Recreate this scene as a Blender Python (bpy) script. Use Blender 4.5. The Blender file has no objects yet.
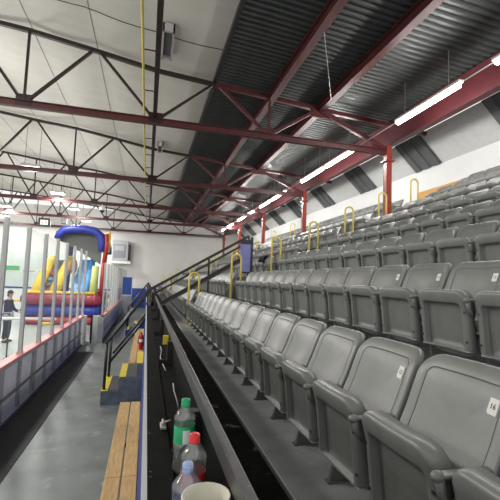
import bpy, bmesh, math, random
from mathutils import Vector, Matrix
random.seed(7)
S = bpy.context.scene
COL = S.collection
R = math.radians
CZ = 2.58                      # camera height above the walkway

# ------------------------------------------------------------------ materials
MATS = {}
def mat(name, col, rough=.5, metal=0., var=0., vscale=6., bump=0., bscale=40., emit=None, alpha=None, spec=.5, stretch=None, spots=None):
    m = bpy.data.materials.new(name); m.use_nodes = True
    nt = m.node_tree; N = nt.nodes; L = nt.links
    b = N['Principled BSDF']
    b.inputs['Base Color'].default_value = (*col, 1)
    b.inputs['Roughness'].default_value = rough
    b.inputs['Metallic'].default_value = metal
    b.inputs['Specular IOR Level'].default_value = spec
    tc = N.new('ShaderNodeTexCoord'); mp = N.new('ShaderNodeMapping')
    L.new(tc.outputs['Object'], mp.inputs['Vector'])
    if stretch: mp.inputs['Scale'].default_value = stretch
    if var:
        n = N.new('ShaderNodeTexNoise'); n.inputs['Scale'].default_value = vscale; n.inputs['Detail'].default_value = 6
        L.new(mp.outputs[0], n.inputs['Vector'])
        r = N.new('ShaderNodeValToRGB')
        r.color_ramp.elements[0].position = .3; r.color_ramp.elements[1].position = .7
        r.color_ramp.elements[0].color = (*[max(0, c*(1-var)) for c in col], 1)
        r.color_ramp.elements[1].color = (*[min(1, c*(1+var)) for c in col], 1)
        L.new(n.outputs['Fac'], r.inputs[0])
        src = r.outputs[0]
        if spots:
            n3 = N.new('ShaderNodeTexNoise'); n3.inputs['Scale'].default_value = spots[1]; n3.inputs['Detail'].default_value = 8
            L.new(mp.outputs[0], n3.inputs['Vector'])
            r3 = N.new('ShaderNodeValToRGB')
            r3.color_ramp.elements[0].position = spots[2]; r3.color_ramp.elements[1].position = spots[2]+.06
            L.new(n3.outputs['Fac'], r3.inputs[0])
            mx = N.new('ShaderNodeMixRGB'); mx.inputs[2].default_value = (*spots[0], 1)
            L.new(r3.outputs[0], mx.inputs[0]); L.new(src, mx.inputs[1]); src = mx.outputs[0]
        L.new(src, b.inputs['Base Color'])
    if bump:
        n2 = N.new('ShaderNodeTexNoise'); n2.inputs['Scale'].default_value = bscale; n2.inputs['Detail'].default_value = 4
        L.new(mp.outputs[0], n2.inputs['Vector'])
        bp = N.new('ShaderNodeBump'); bp.inputs['Strength'].default_value = bump; bp.inputs['Distance'].default_value = .01
        L.new(n2.outputs['Fac'], bp.inputs['Height']); L.new(bp.outputs[0], b.inputs['Normal'])
    if emit:
        b.inputs['Emission Color'].default_value = (*emit[0], 1); b.inputs['Emission Strength'].default_value = emit[1]
    MATS[name] = m
    return m

def haze_glass(name, tint, haze, gloss=.06):
    m = bpy.data.materials.new(name); m.use_nodes = True
    nt = m.node_tree; N = nt.nodes; L = nt.links; N.clear()
    o = N.new('ShaderNodeOutputMaterial'); t = N.new('ShaderNodeBsdfTransparent'); t.inputs[0].default_value = (*tint, 1)
    d = N.new('ShaderNodeBsdfDiffuse'); d.inputs[0].default_value = (.8, .83, .82, 1)
    g = N.new('ShaderNodeBsdfGlossy'); g.inputs['Roughness'].default_value = .08
    m1 = N.new('ShaderNodeMixShader'); m2 = N.new('ShaderNodeMixShader')
    m1.inputs[0].default_value = haze
    L.new(t.outputs[0], m1.inputs[1]); L.new(d.outputs[0], m1.inputs[2])
    m2.inputs[0].default_value = gloss
    L.new(m1.outputs[0], m2.inputs[1]); L.new(g.outputs[0], m2.inputs[2]); L.new(m2.outputs[0], o.inputs[0])
    MATS[name] = m
    return m

mat('seat_grey', (.20, .206, .197), .36, var=.07, vscale=9, bump=.05, bscale=120)
mat('seat_groove', (.075, .078, .075), .5)
mat('seat_panel', (.175, .181, .173), .42, var=.08, vscale=12, bump=.06, bscale=150)
mat('bolt', (.03, .03, .03), .4)
mat('frame_grey', (.13, .132, .128), .4, metal=.2)
mat('sticker', (.78, .78, .74), .5)
mat('ink', (.03, .03, .03), .6)
mat('tier', (.28, .29, .297), .55, var=.25, vscale=4, bump=.15, bscale=60)
mat('nose_trim', (.55, .56, .56), .4, metal=.3)
mat('black_floor', (.010, .010, .010), .6, spec=.06, var=.5, vscale=9, bump=.3, bscale=30, spots=((.16, .16, .155), 7, .64))
mat('black_board', (.009, .009, .009), .6, spec=.05, var=.4, vscale=8, bump=.1, spots=((.1, .1, .1), 35, .68))
mat('rail_grey', (.085, .088, .088), .38, metal=.35, var=.25, vscale=14, spots=((.3, .3, .29), 60, .66))
mat('black_steel', (.018, .018, .018), .35)
mat('white_trim', (.62, .64, .68), .45)
mat('blue_paint', (.02, .05, .26), .5); mat('booth_blue', (.03, .10, .45), .45)
mat('stair_blue', (.13, .155, .195), .65, var=.3, vscale=7, bump=.1)
mat('tread_dark', (.07, .068, .066), .7, var=.35, vscale=20)
mat('yellow', (.78, .6, .05), .45, var=.1, vscale=20)
mat('hand_yellow', (.72, .58, .13), .38, var=.08)
mat('wood', (.58, .36, .14), .55, var=.22, vscale=5, bump=.1, bscale=40, stretch=(8, 1, 8), spots=((.2, .12, .06), 4, .74))
mat('wood_edge', (.3, .19, .09), .6)
mat('concrete', (.20, .215, .208), .38, var=.2, vscale=2.2, bump=.25, bscale=35, spots=((.30, .32, .31), 3.5, .62))
mat('strip_dark', (.035, .036, .035), .7, var=.3, vscale=5, bump=.3, bscale=60)
mat('ice', (.42, .46, .44), .4, var=.08, vscale=1.5)
mat('board_white', (.72, .73, .74), .4, var=.06)
mat('board_frame', (.40, .405, .41), .42, metal=.3, var=.12)
mat('board_pillar', (.66, .68, .67), .5, var=.08)
mat('ledge_red', (.72, .24, .23), .4, var=.12)
mat('stanchion', (.46, .46, .46), .4, metal=.3)
mat('wall_white', (.78, .79, .79), .7, var=.03, vscale=1.5)
mat('wall_back', (.70, .69, .67), .75, var=.05, vscale=.8)
mat('ceil_white', (.57, .54, .50), .6, var=.05, vscale=1.0, bump=.25, bscale=7, stretch=(1, 4, 1))
mat('deck_dark', (.055, .062, .06), .42, metal=.35, var=.12, vscale=3)
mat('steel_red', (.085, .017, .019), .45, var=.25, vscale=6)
mat('steel_brown_shaded', (.022, .009, .008), .5, var=.25, vscale=6)  # brown steel; on the trusses, the maroon paint with shade put in
mat('post_red', (.27, .040, .026), .42, var=.12, vscale=5)
mat('beam_red', (.065, .011, .014), .45, var=.15, vscale=4)
mat('panel_light', (.66, .67, .67), .5, var=.05)
mat('panel_rib', (.12, .128, .13), .5, var=.12, vscale=6)
mat('tube', (1, 1, 1), .4, emit=((1, .97, .93), 14))
mat('lamp_face', (1, 1, 1), .4, emit=((1, .98, .95), 22))
mat('lamp_body', (.5, .5, .5), .4, metal=.4)
mat('conduit', (.45, .43, .42), .4, metal=.5)
mat('plywood', (.60, .30, .07), .55, var=.12, vscale=6, stretch=(1, 1, 6))
mat('inf_yellow', (.85, .6, .06), .4); mat('inf_blue', (.02, .035, .27), .4); mat('inf_red', (.42, .03, .03), .4)
mat('inf_maroon', (.26, .022, .055), .4); mat('inf_sky', (.10, .36, .78), .4); mat('inf_grey', (.13, .135, .13), .6)
mat('inf_brown', (.24, .09, .06), .5); mat('inf_lime', (.5, .55, .2), .5)
mat('skin', (.55, .34, .25), .55); mat('navy', (.012, .014, .035), .8, var=.3, vscale=20); mat('grey_cloth', (.36, .38, .40), .8, var=.15, vscale=10)
mat('trousers', (.02, .022, .03), .8); mat('cap_dark', (.03, .025, .025), .7); mat('cap_orange', (.6, .16, .04), .6)
mat('white_plastic', (.8, .8, .78), .45); mat('black_plastic', (.02, .02, .02), .4)
mat('ext_red', (.5, .015, .02), .35); mat('purple', (.22, .24, .55), .5, var=.1, vscale=5)
mat('green_cap', (.01, .34, .13), .4); mat('green_label', (.02, .42, .16), .45); mat('red_cap', (.72, .03, .03), .4)
mat('red_label', (.62, .02, .03), .45); mat('blue_cap', (.34, .45, .72), .4); mat('blue_label', (.16, .3, .66), .5)
mat('white_label', (.8, .85, .85), .5); mat('cup_cream', (.72, .70, .58), .55); mat('cup_in', (.6, .58, .48), .55)
mat('hvac', (.42, .43, .45), .5); mat('hvac_grey', (.24, .25, .28), .5)
mat('cloth_black', (.012, .012, .016), .85, var=.4, vscale=15, bump=.4, bscale=20); mat('cloth_purple', (.05, .04, .14), .8)
mat('cloud_green', (.08, .42, .14), .6); mat('mural', (.62, .68, .65), .7, var=.06, vscale=2)
mat('zip_white', (.7, .7, .7), .5)
haze_glass('rink_glass', (.955, .97, .965), .075, .05)
haze_glass('bottle_clear', (.86, .9, .88), .10, .14)
haze_glass('bottle_blue', (.62, .72, .9), .14, .14)

# ------------------------------------------------------------------ mesh helpers
class MB:
    """collects shapes, then links them as ONE mesh object"""
    def __init__(s): s.v = []; s.f = []; s.m = []; s.sm = []; s.mi = 0
    def add(s, vs, fs, smooth=False):
        o = len(s.v); s.v += [tuple(v) for v in vs]
        for f in fs:
            s.f.append([i+o for i in f]); s.m.append(s.mi); s.sm.append(smooth)
        return s
    def box(s, x0, x1, y0, y1, z0, z1):
        vs = [(x, y, z) for z in (z0, z1) for y in (y0, y1) for x in (x0, x1)]
        return s.add(vs, [(0, 2, 3, 1), (4, 5, 7, 6), (0, 1, 5, 4), (2, 6, 7, 3), (0, 4, 6, 2), (1, 3, 7, 5)])
    def bbox(s, x0, x1, y0, y1, z0, z1, b=.01):
        """box with chamfered edges"""
        bm = bmesh.new(); bmesh.ops.create_cube(bm, size=1)
        for v in bm.verts: v.co = ((x0+x1)/2+v.co.x*(x1-x0), (y0+y1)/2+v.co.y*(y1-y0), (z0+z1)/2+v.co.z*(z1-z0))
        bmesh.ops.bevel(bm, geom=bm.edges[:], offset=b, segments=2, affect='EDGES', profile=.5)
        bm.verts.index_update()
        s.add([v.co[:] for v in bm.verts], [[v.index for v in f.verts] for f in bm.faces]); bm.free(); return s
    def bar(s, a, b, w, h, up=(0, 0, 1)):
        a = Vector(a); b = Vector(b); d = (b-a).normalized(); u = Vector(up)
        if abs(d.dot(u)) > .98: u = Vector((0, 1, 0)) if abs(d.y) < .9 else Vector((1, 0, 0))
        x = d.cross(u).normalized(); u = x.cross(d)
        vs = [p+x*(i*w/2)+u*(j*h/2) for p in (a, b) for j in (-1, 1) for i in (-1, 1)]
        return s.add(vs, [(0, 2, 3, 1), (4, 5, 7, 6), (0, 1, 5, 4), (2, 6, 7, 3), (0, 4, 6, 2), (1, 3, 7, 5)])
    def ibeam(s, a, b, w, h, t=.02):
        a = Vector(a); b = Vector(b); u = Vector((0, 0, 1))
        s.bar(a+u*(h/2-t/2), b+u*(h/2-t/2), w, t); s.bar(a-u*(h/2-t/2), b-u*(h/2-t/2), w, t)
        return s.bar(a, b, t, h-2*t)
    def tube(s, pts, r, n=10, caps=True):
        pts = [Vector(p) for p in pts]; rs = r if isinstance(r, (list, tuple)) else [r]*len(pts)
        vs = []; up = None
        for i, p in enumerate(pts):
            d = (pts[min(i+1, len(pts)-1)]-pts[max(i-1, 0)]).normalized()
            if up is None:
                up = Vector((0, 0, 1)) if abs(d.z) < .9 else Vector((1, 0, 0))
            x = d.cross(up).normalized(); up = x.cross(d)
            for k in range(n):
                t = 2*math.pi*k/n
                vs.append(p+x*(math.cos(t)*rs[i])+up*(math.sin(t)*rs[i]))
        fs = [(i*n+k, i*n+(k+1) % n, (i+1)*n+(k+1) % n, (i+1)*n+k) for i in range(len(pts)-1) for k in range(n)]
        s.add(vs, fs, True)
        if caps:
            o = len(s.v)-len(vs)
            for base in (0, (len(pts)-1)*n):
                s.f.append([o+base+k for k in range(n)]); s.m.append(s.mi); s.sm.append(False)
        return s
    def lathe(s, prof, c=(0, 0, 0), n=24, flip=False):
        vs = [(c[0]+r*math.cos(2*math.pi*k/n), c[1]+r*math.sin(2*math.pi*k/n), c[2]+z) for r, z in prof for k in range(n)]
        fs = [(i*n+k, i*n+(k+1) % n, (i+1)*n+(k+1) % n, (i+1)*n+k) for i in range(len(prof)-1) for k in range(n)]
        return s.add(vs, fs, True)
    def ball(s, c, r, n=12, sc=(1, 1, 1)):
        prof = [(math.sin(math.pi*i/n)*r, -math.cos(math.pi*i/n)*r) for i in range(n+1)]
        vs = [(c[0]+q*math.cos(2*math.pi*k/n)*sc[0], c[1]+q*math.sin(2*math.pi*k/n)*sc[1], c[2]+z*sc[2]) for q, z in prof for k in range(n)]
        fs = [(i*n+k, i*n+(k+1) % n, (i+1)*n+(k+1) % n, (i+1)*n+k) for i in range(n) for k in range(n)]
        return s.add(vs, fs, True)
    def prism(s, poly, y0, y1):
        """polygon in (x,z) extruded along y"""
        n = len(poly); vs = [(x, y, z) for y in (y0, y1) for x, z in poly]
        return s.add(vs, [tuple(range(n))[::-1], tuple(range(n, 2*n))]+[(i, (i+1) % n, n+(i+1) % n, n+i) for i in range(n)])
    def build(s, name, ms, parent=None, loc=None):
        me = bpy.data.meshes.new(name); me.from_pydata(s.v, [], s.f)
        for m in (ms if isinstance(ms, (list, tuple)) else [ms]): me.materials.append(MATS[m])
        me.polygons.foreach_set('material_index', s.m); me.polygons.foreach_set('use_smooth', s.sm)
        bm = bmesh.new(); bm.from_mesh(me); bmesh.ops.remove_doubles(bm, verts=bm.verts, dist=1e-6)
        bmesh.ops.recalc_face_normals(bm, faces=bm.faces); bm.to_mesh(me); bm.free()
        o = bpy.data.objects.new(name, me); COL.objects.link(o)
        if parent: o.parent = parent
        if loc: o.location = loc
        return o

def tag(o, label, cat, group=None, kind=None):
    if label: o['label'] = label
    if cat: o['category'] = cat
    if group: o['group'] = group
    if kind: o['kind'] = kind
    return o
def thing(name, label, cat, loc=(0, 0, 0), group=None, rz=0):
    o = bpy.data.objects.new(name, None); COL.objects.link(o); o.location = loc; o.rotation_euler.z = rz
    o.empty_display_size = .1
    return tag(o, label, cat, group)
def struct(name, mb, m):
    o = mb.build(name, m); o['kind'] = 'structure'; return o
KIDS = {}
def dup(root, loc, label, lift=0):
    c = root.copy(); COL.objects.link(c); c.location = loc; c['label'] = label
    for ch in root.children:
        d = ch.copy(); COL.objects.link(d); d.parent = c
        if lift and ch.name.startswith(('seat_pan', 'armrest')): d.location.z += lift
        for g in ch.children:
            e = g.copy(); COL.objects.link(e); e.parent = d
    return c
ORD = ['front', 'second', 'third', 'fourth', 'fifth', 'sixth', 'seventh', 'eighth', 'ninth', 'tenth', 'eleventh', 'twelfth',
       'thirteenth', 'fourteenth', 'fifteenth', 'sixteenth', 'seventeenth', 'eighteenth', 'nineteenth', 'twentieth',
       'twenty-first', 'twenty-second', 'twenty-third', 'twenty-fourth', 'twenty-fifth', 'twenty-sixth']
def nth(i): return 'first' if i == 0 else ORD[i]

def text_mesh(txt, size, name, m, parent, M):
    cu = bpy.data.curves.new('t', 'FONT'); cu.body = txt; cu.size = size; cu.align_x = 'CENTER'; cu.align_y = 'CENTER'; cu.extrude = .0004
    t = bpy.data.objects.new('t', cu); COL.objects.link(t)
    bpy.context.view_layer.update()
    dg = bpy.context.evaluated_depsgraph_get()
    me = bpy.data.meshes.new_from_object(t.evaluated_get(dg)); me.transform(M)
    bpy.data.objects.remove(t); me.materials.clear(); me.materials.append(MATS[m])
    o = bpy.data.objects.new(name, me); COL.objects.link(o); o.parent = parent
    return o

# ------------------------------------------------------------------ layout constants
PITCH, RISE, SW = .985, .47, .495
ROWS = 8
X0 = .78                        # nosing of the first seating step
DZ = 1.5                        # first deck height
AISLES = [(8.62, 9.75), (17.91, 19.05), (27.2, 28.3)]
YN, YF = -2.0, 34.0
BX = 6.35                       # column / girder line
WX = 8.36                       # wall behind the seating
def tier_z(n): return DZ+RISE*n          # n = 0 is the front row
def tier_x(n): return X0+PITCH*n

# ------------------------------------------------------------------ setting: floors, walls, ceiling
struct('floor', MB().box(-2.75, .05, YN, YF, -.2, 0), 'concrete')
rf = struct('trim_1', MB().box(-24, -2.45, YN, YF, -.2, -.02), 'ice'); rf['label'] = 'pale rink floor behind the boards'
# seating steps (concrete tiers)
m = MB()
for n in range(ROWS):
    x1 = WX if n == ROWS-1 else tier_x(n+1)
    m.box(tier_x(n), x1, YN, YF, 0.0 if n == 0 else tier_z(n-1)-.3, tier_z(n))
o = struct('trim_2', m, 'tier'); o['label'] = 'grey stepped seating tiers'
m = MB()
for n in range(ROWS): m.bar((tier_x(n)-.006, YN, tier_z(n)-.012), (tier_x(n)-.006, YF, tier_z(n)-.012), .014, .03)
o = struct('trim_3', m, 'nose_trim'); o['label'] = 'pale metal nosing along the seating tiers'
# aisle half steps
m = MB()
for a0, a1 in AISLES:
    for n in range(ROWS-1):
        m.box(tier_x(n+1)-.44, tier_x(n+1), a0+.05, a1-.05, tier_z(n), tier_z(n)+RISE/2)
o = struct('trim_4', m, 'tier'); o['label'] = 'half steps in the seating aisles'
# black walking deck in front of the front row, left open where the entrance stairs come up
STAIRS = [(8.45, 9.70), (17.8, 19.0), (27.1, 28.3)]
m = MB(); ys = YN
for a, b in STAIRS+[(YF, YF)]:
    m.box(.24, X0, ys, a, 1.34, 1.475); ys = b
    if b < YF: m.box(.62, X0, a, b, 1.34, 1.475)
o = struct('trim_5', m, 'black_floor'); o['label'] = 'black walking deck before the front row'
# back wall, right wall, mansard panels, left wall
struct('wall_back', MB().box(-24, 8.6, YF, YF+.2, -.2, 8), 'wall_back')
struct('baseboard_back', MB().box(-2.2, 1.5, YF-.03, YF, 0, 1.6), 'blue_paint')
struct('wall_left', MB().box(-24.2, -24, YN, YF, -.2, 8), 'wall_back')
MZ0, MZ1, MX1 = 6.30, 7.08, 7.56
struct('wall_right', MB().box(WX, WX+.2, YN, YF, 0, MZ0), 'wall_white')
m = MB().add([(WX+.02, YN, MZ0), (WX+.02, YF, MZ0), (MX1, YF, MZ1), (MX1, YN, MZ1)], [(0, 1, 2, 3)])
m.add([(WX+.1, YN, MZ0), (WX+.1, YF, MZ0), (MX1+.08, YF, MZ1), (MX1+.08, YN, MZ1)], [(3, 2, 1, 0)])
o = struct('wall_right_upper', m, 'panel_light'); o.name = 'trim_6'; o['label'] = 'pale grey sloping panels above the seating wall'
m = MB()
for k in range(0, 13):      # dark corrugated strips between the panels
    yc = 6.8+(k-2)*3.4
    for j in range(3):
        y = yc+.42-.84*j/2.
        w = .21
        d = Vector((WX-MX1, 0, MZ0-MZ1)).normalized(); nrm = Vector((-.70, 0, -.72))
        a = Vector((MX1-.02, y, MZ1)); b = Vector((WX, y, MZ0+.01))
        m.bar(a+nrm*.03, b+nrm*.03, .24, .05, up=nrm)
    m.bar(Vector((MX1-.02, yc, MZ1)), Vector((WX, yc, MZ0+.01)), 1.16, .04, up=nrm)
o = struct('trim_7', m, 'panel_rib'); o['label'] = 'dark corrugated strips between the sloping panels'

TC = [(8.6, 7.00), (6.3, 7.10), (4.26, 7.23), (2.84, 7.34), (1.42, 7.45), (0, 7.56), (-1.42, 7.79), (-2.84, 8.0), (-4.26, 8.13), (-5.68, 8.3), (-7.1, 8.47), (-8.52, 8.62),
      (-9.94, 8.76), (-11.36, 8.88), (-12.78, 8.98), (-14.2, 9.06), (-24, 9.4)]
def tcz(x):
    for (xa, za), (xb, zb) in zip(TC, TC[1:]):
        if xb <= x <= xa: return zb+(za-zb)*(x-xb)/(xa-xb)
    return TC[0][1]
# white insulated ceiling: sags a little between the seams
m = MB(); xs = []
x = 1.42
while x > -24: xs += [x-1.42*i/6 for i in range(6)]; x -= 1.42
xs.append(-24)
yy = [YN]+[YN+.5*i for i in range(1, 73)]
def sagz(x, y):
    t = ((1.42-x) % 1.42)/1.42
    u = ((y-9.4) % 6)/6
    return tcz(x)+.16-.05*math.sin(math.pi*t)-.03*math.sin(math.pi*u)
vs = [(x, y, sagz(x, y)) for x in xs for y in yy]
ny = len(yy)
m.add(vs, [(i*ny+j, i*ny+j+1, (i+1)*ny+j+1, (i+1)*ny+j) for i in range(len(xs)-1) for j in range(ny-1)], True)
struct('ceiling', m, 'ceil_white')
m = MB()
for k in range(1, 13):
    x = 1.42-1.42*k
    for j in range(0, 71): m.bar((x, yy[j], sagz(x, yy[j])-.004), (x, yy[j+1], sagz(x, yy[j+1])-.004), .012, .01)
o = struct('trim_8', m, 'panel_rib'); o['label'] = 'thin seams of the white ceiling lining'
# dark corrugated roof deck over the seating
m = MB(); pts = []
y = YN
while y < YF:
    pts += [(y, 0), (y+.05, 0), (y+.075, .045), (y+.125, .045)]; y += .15
xs2 = [1.36, 4.26, 6.3, 7.7]
vs = [(x, y, tcz(x)+.19+z) for x in xs2 for y, z in pts]; ny = len(pts)
m.add(vs, [(i*ny+j, i*ny+j+1, (i+1)*ny+j+1, (i+1)*ny+j) for i in range(3) for j in range(ny-1)])
m.add([(x, y, tcz(x)+.3) for x in xs2 for y in (YN, YF)], [(0, 1, 3, 2), (2, 3, 5, 4), (4, 5, 7, 6)])
o = struct('ceiling_deck', m, 'deck_dark'); o.name = 'trim_9'; o['label'] = 'dark corrugated roof deck over the seating'
o = struct('trim_10', MB().box(1.34, 1.42, YN, YF, 7.47, 7.72), 'black_steel'); o['label'] = 'dark edge where the white ceiling meets the deck'

# ------------------------------------------------------------------ roof steel
NODE = 2.84
TY = [9.4, 15.4, 21.4, 27.4, 33.4]
TN = ['nearest', 'second nearest', 'third nearest', 'fourth nearest', 'farthest']
BCZ = 6.30
for i, ty in enumerate(TY):
    t = thing('roof_truss', 'maroon steel roof truss spanning the rink, %s of the five' % TN[i], 'roof truss', (0, ty, BCZ), 'roof trusses')
    m = MB().ibeam((-18, 0, 0), (BX, 0, 0), .12, .16, .018)
    m.build('bottom_chord', 'steel_red', t)
    m = MB()
    for (xa, za), (xb, zb) in zip(TC, TC[1:]):
        if xb < -17: break
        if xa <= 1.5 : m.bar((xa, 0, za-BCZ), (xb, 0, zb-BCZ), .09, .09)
    m.build('top_chord', 'steel_brown_shaded', t)  # same maroon steel, its shade under the white ceiling put into the colour
    m = MB()
    for (xa, za), (xb, zb) in zip(TC, TC[1:]):
        if xa > 1.5 : m.bar((xa-(1.0 if xa > 8 else 0), 0, za-BCZ), (xb, 0, zb-BCZ), .11, .11)
    m.build('top_chord', 'steel_red', t)
    for k in range(1, -6, -1):
        xb = k*NODE
        mm = 'steel_red' if k == 1 else 'steel_brown_shaded'
        for dx in (-1, 1):
            xt = xb+dx*NODE/2
            if xt > 5: continue
            off = -.1*dx
            thick = .062 if k < 1 else .075
            MB().bar((xb+dx*.05, 0, .06), (xt+off, 0, tcz(xt)-BCZ-.03), thick, thick).build('diagonal', 'steel_red' if xb+dx > 1 else 'steel_brown_shaded', t)  # webs under the white ceiling take the shaded copy of the maroon
        if k != 0 :
            MB().bar((xb, 0, .06), (xb, 0, tcz(xb)-BCZ-.03), .05, .05).build('vertical', mm, t)
        MB().box(xb-.17, xb+.17, -.012, .012, -.06, .22).build('gusset_plate', mm, t)
    MB().bar((BX-.1, 0, .1), (4.26, 0, tcz(4.26)-BCZ-.02), .1, .12).build('diagonal', 'steel_red', t)
    MB().box(BX-.5, BX-.06, -.012, .012, -.06, .16).build('gusset_plate', 'steel_red', t)
    m = MB().box(4.0, 4.55, -.012, .012, tcz(4.26)-BCZ-.22, tcz(4.26)-BCZ)
    m.build('gusset_plate', 'steel_red', t)
# columns
for i, ty in enumerate(TY):
    c = thing('steel_column', 'red steel column among the upper seats, %s of the five' % TN[i], 'column', (BX, ty, 0), 'red columns')
    zb = tier_z(5) if False else DZ+RISE*5
    m = MB(); m.bar((0, -.075, zb), (0, -.075, 6.49), .16, .02, up=(0, 1, 0)); m.bar((0, .075, zb), (0, .075, 6.49), .16, .02, up=(0, 1, 0)); m.bar((0, 0, zb), (0, 0, 6.49), .025, .14, up=(0, 1, 0))
    m.bar((-.04,0,zb),(-.04,0,6.42),.08,.15,up=(0,1,0))
    m.build('shaft', 'post_red', c)
    MB().box(-.14, .14, -.13, .13, 6.02, 6.06).build('collar', 'post_red', c)
    MB().box(-.16, .16, -.16, .16, zb, zb+.02).build('base_plate', 'post_red', c)
# girder along the columns, purlins
o = MB().ibeam((BX+.10, YN, 6.84), (BX+.10, YF-.02, 6.84), .20, .68, .03).build('eaves_girder', 'beam_red')
tag(o, 'deep maroon girder running above the red columns behind the tube lights', 'girder')
for x, lab in ((2.9, 'maroon roof purlin under the dark deck, nearer the white ceiling'), (4.28, 'maroon roof purlin under the dark deck, nearer the tube lights')):
    o = MB().ibeam((x, YN, tcz(x)+.06), (x, YF-.02, tcz(x)+.06), .17, .26, .025).build('roof_purlin', 'steel_red'); tag(o, lab, 'purlin', 'roof purlins')
# longitudinal strut below the white ceiling with hangers
t = thing('ceiling_strut', 'long maroon strut running down the hall under the white ceiling', 'strut', (0, 0, BCZ))
MB().bar((-.02, 3.0, .12), (-.02, YF-.02, .12), .09, .1).build('beam', 'steel_brown_shaded', t)
for y in (5, 6.6, 8.1, 11, 12.5, 14, 17, 19, 23.5, 25.5):
    MB().bar((-.02, y, .12), (-.245, y, .12), .018, .018).build('pipe_bracket', 'steel_brown_shaded', t)
o = MB().tube([(-.27, 3.0, BCZ+.1), (-.27, YF-.05, BCZ+.1)], .022, 8).build('gas_pipe', 'hand_yellow'); tag(o, 'thin yellow gas pipe running beside the maroon ceiling strut', 'pipe')
# infrared heaters / hatch boxes on the ceiling
def ceiling_box(x, y, sx, sy, z, lab):
    t = thing('ceiling_heater', lab, 'heater', (x, y, z), 'ceiling heaters')
    m = MB(); w = .035
    m.box(-sx/2, sx/2, -sy/2, -sy/2+w*2, -.06, .1); m.box(-sx/2, sx/2, sy/2-w*2, sy/2, -.06, .1)
    m.box(-sx/2, -sx/2+w, -sy/2, sy/2, -.06, .1); m.box(sx/2-w, sx/2, -sy/2, sy/2, -.06, .1); m.build('frame', 'lamp_body', t)
    MB().box(-sx/2+w, sx/2-w, -sy/2+w, sy/2-w, .02, .06).build('grille', 'panel_rib', t)
    for dx in (-1, 1): MB().bar((dx*sx*.3, 0, .08), (dx*sx*.3, 0, tcz(x)+.12-z), .012, .012).build('hanger', 'steel_brown_shaded', t)
ceiling_box(.16, 8.15, .24, 1.1, 7.58-.05, 'rectangular framed heater under the white ceiling, the nearer one')
ceiling_box(.22, 15.0, .2, .9, 7.5, 'rectangular framed heater under the white ceiling, the farther one')
# thin sag cable at the ceiling
o = MB().tube([(2.95, 6.4, tcz(2.9)-.08), (4.2, 8.6, tcz(4.2)-.1)], .008, 6).build('sag_rod', 'conduit'); tag(o, 'thin rod slung between the two roof purlins', 'rod')

cx_ = [2.0-.25*k for k in range(28)]
o = MB().tube([(x, 8.0, sagz(x, 8.0)-.05 if x < 1.3 else tcz(x)+.06) for x in cx_], .009, 6).build('ceiling_cable', 'steel_brown_shaded'); tag(o, 'thin dark cable strung across under the white ceiling', 'cable')
# tube lights on the girder
LY = [(3.3, 5.35), (5.75, 7.85), (8.3, 9.9), (9.95+.5, 12.2), (12.6, 14.9)]
STRIPW = 58
LY = [(1.0, 3.1), (3.4, 5.6), (6.45, 8.55), (10.75, 12.75), (12.95, 15.0), (17.0, 19.0), (19.4, 21.2), (22.6, 24.6), (25.0, 26.8), (28.6, 30.6), (31.0, 32.8)]
cnt = 0
LN = ['first', 'second', 'third', 'fourth', 'fifth', 'sixth', 'seventh', 'eighth', 'ninth', 'tenth', 'eleventh']
LX = 5.62; LZS = CZ+LX/1.45
for (ya, yb) in LY:
    ya *= LX/6.05; yb *= LX/6.05
    t = thing('tube_light', 'bright fluorescent strip light hung beside the eaves girder, %s from the near end' % LN[cnt], 'strip light', (LX, (ya+yb)/2, LZS+.06), 'strip lights'); cnt += 1
    h = (yb-ya)/2
    MB().box(-.06, .06, -h-.03, h+.03, .0, .05).build('housing', 'white_plastic', t)
    m = MB()
    m.tube([(0, -h, -.035), (0, -h+.03, -.035), (0, h-.03, -.035), (0, h, -.035)], [.03, .058, .058, .03], 10)
    m.build('diffuser', 'tube', t)
    for yy_ in (-h*.7, h*.7): MB().bar((0, yy_, .04), (0, yy_, tcz(LX)+.19-LZS-.06), .014, .014).build('hanger', 'conduit', t)
    for q in (-.5, .5):
        l = bpy.data.lights.new('strip', 'POINT'); l.shadow_soft_size = .08; l.energy = STRIPW; l.color = (1, .97, .93)
        lo = bpy.data.objects.new('strip_lamp', l); COL.objects.link(lo); lo.location = (LX, (ya+yb)/2+q*h, LZS-.14)
m = MB().tube([(LX+.09, 2, LZS+.12), (LX+.09, YF-.1, LZS+.12)], .014, 6).build('conduit_pipe', 'conduit'); tag(m, 'thin grey conduit linking the strip lights along the girder', 'conduit')

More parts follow.
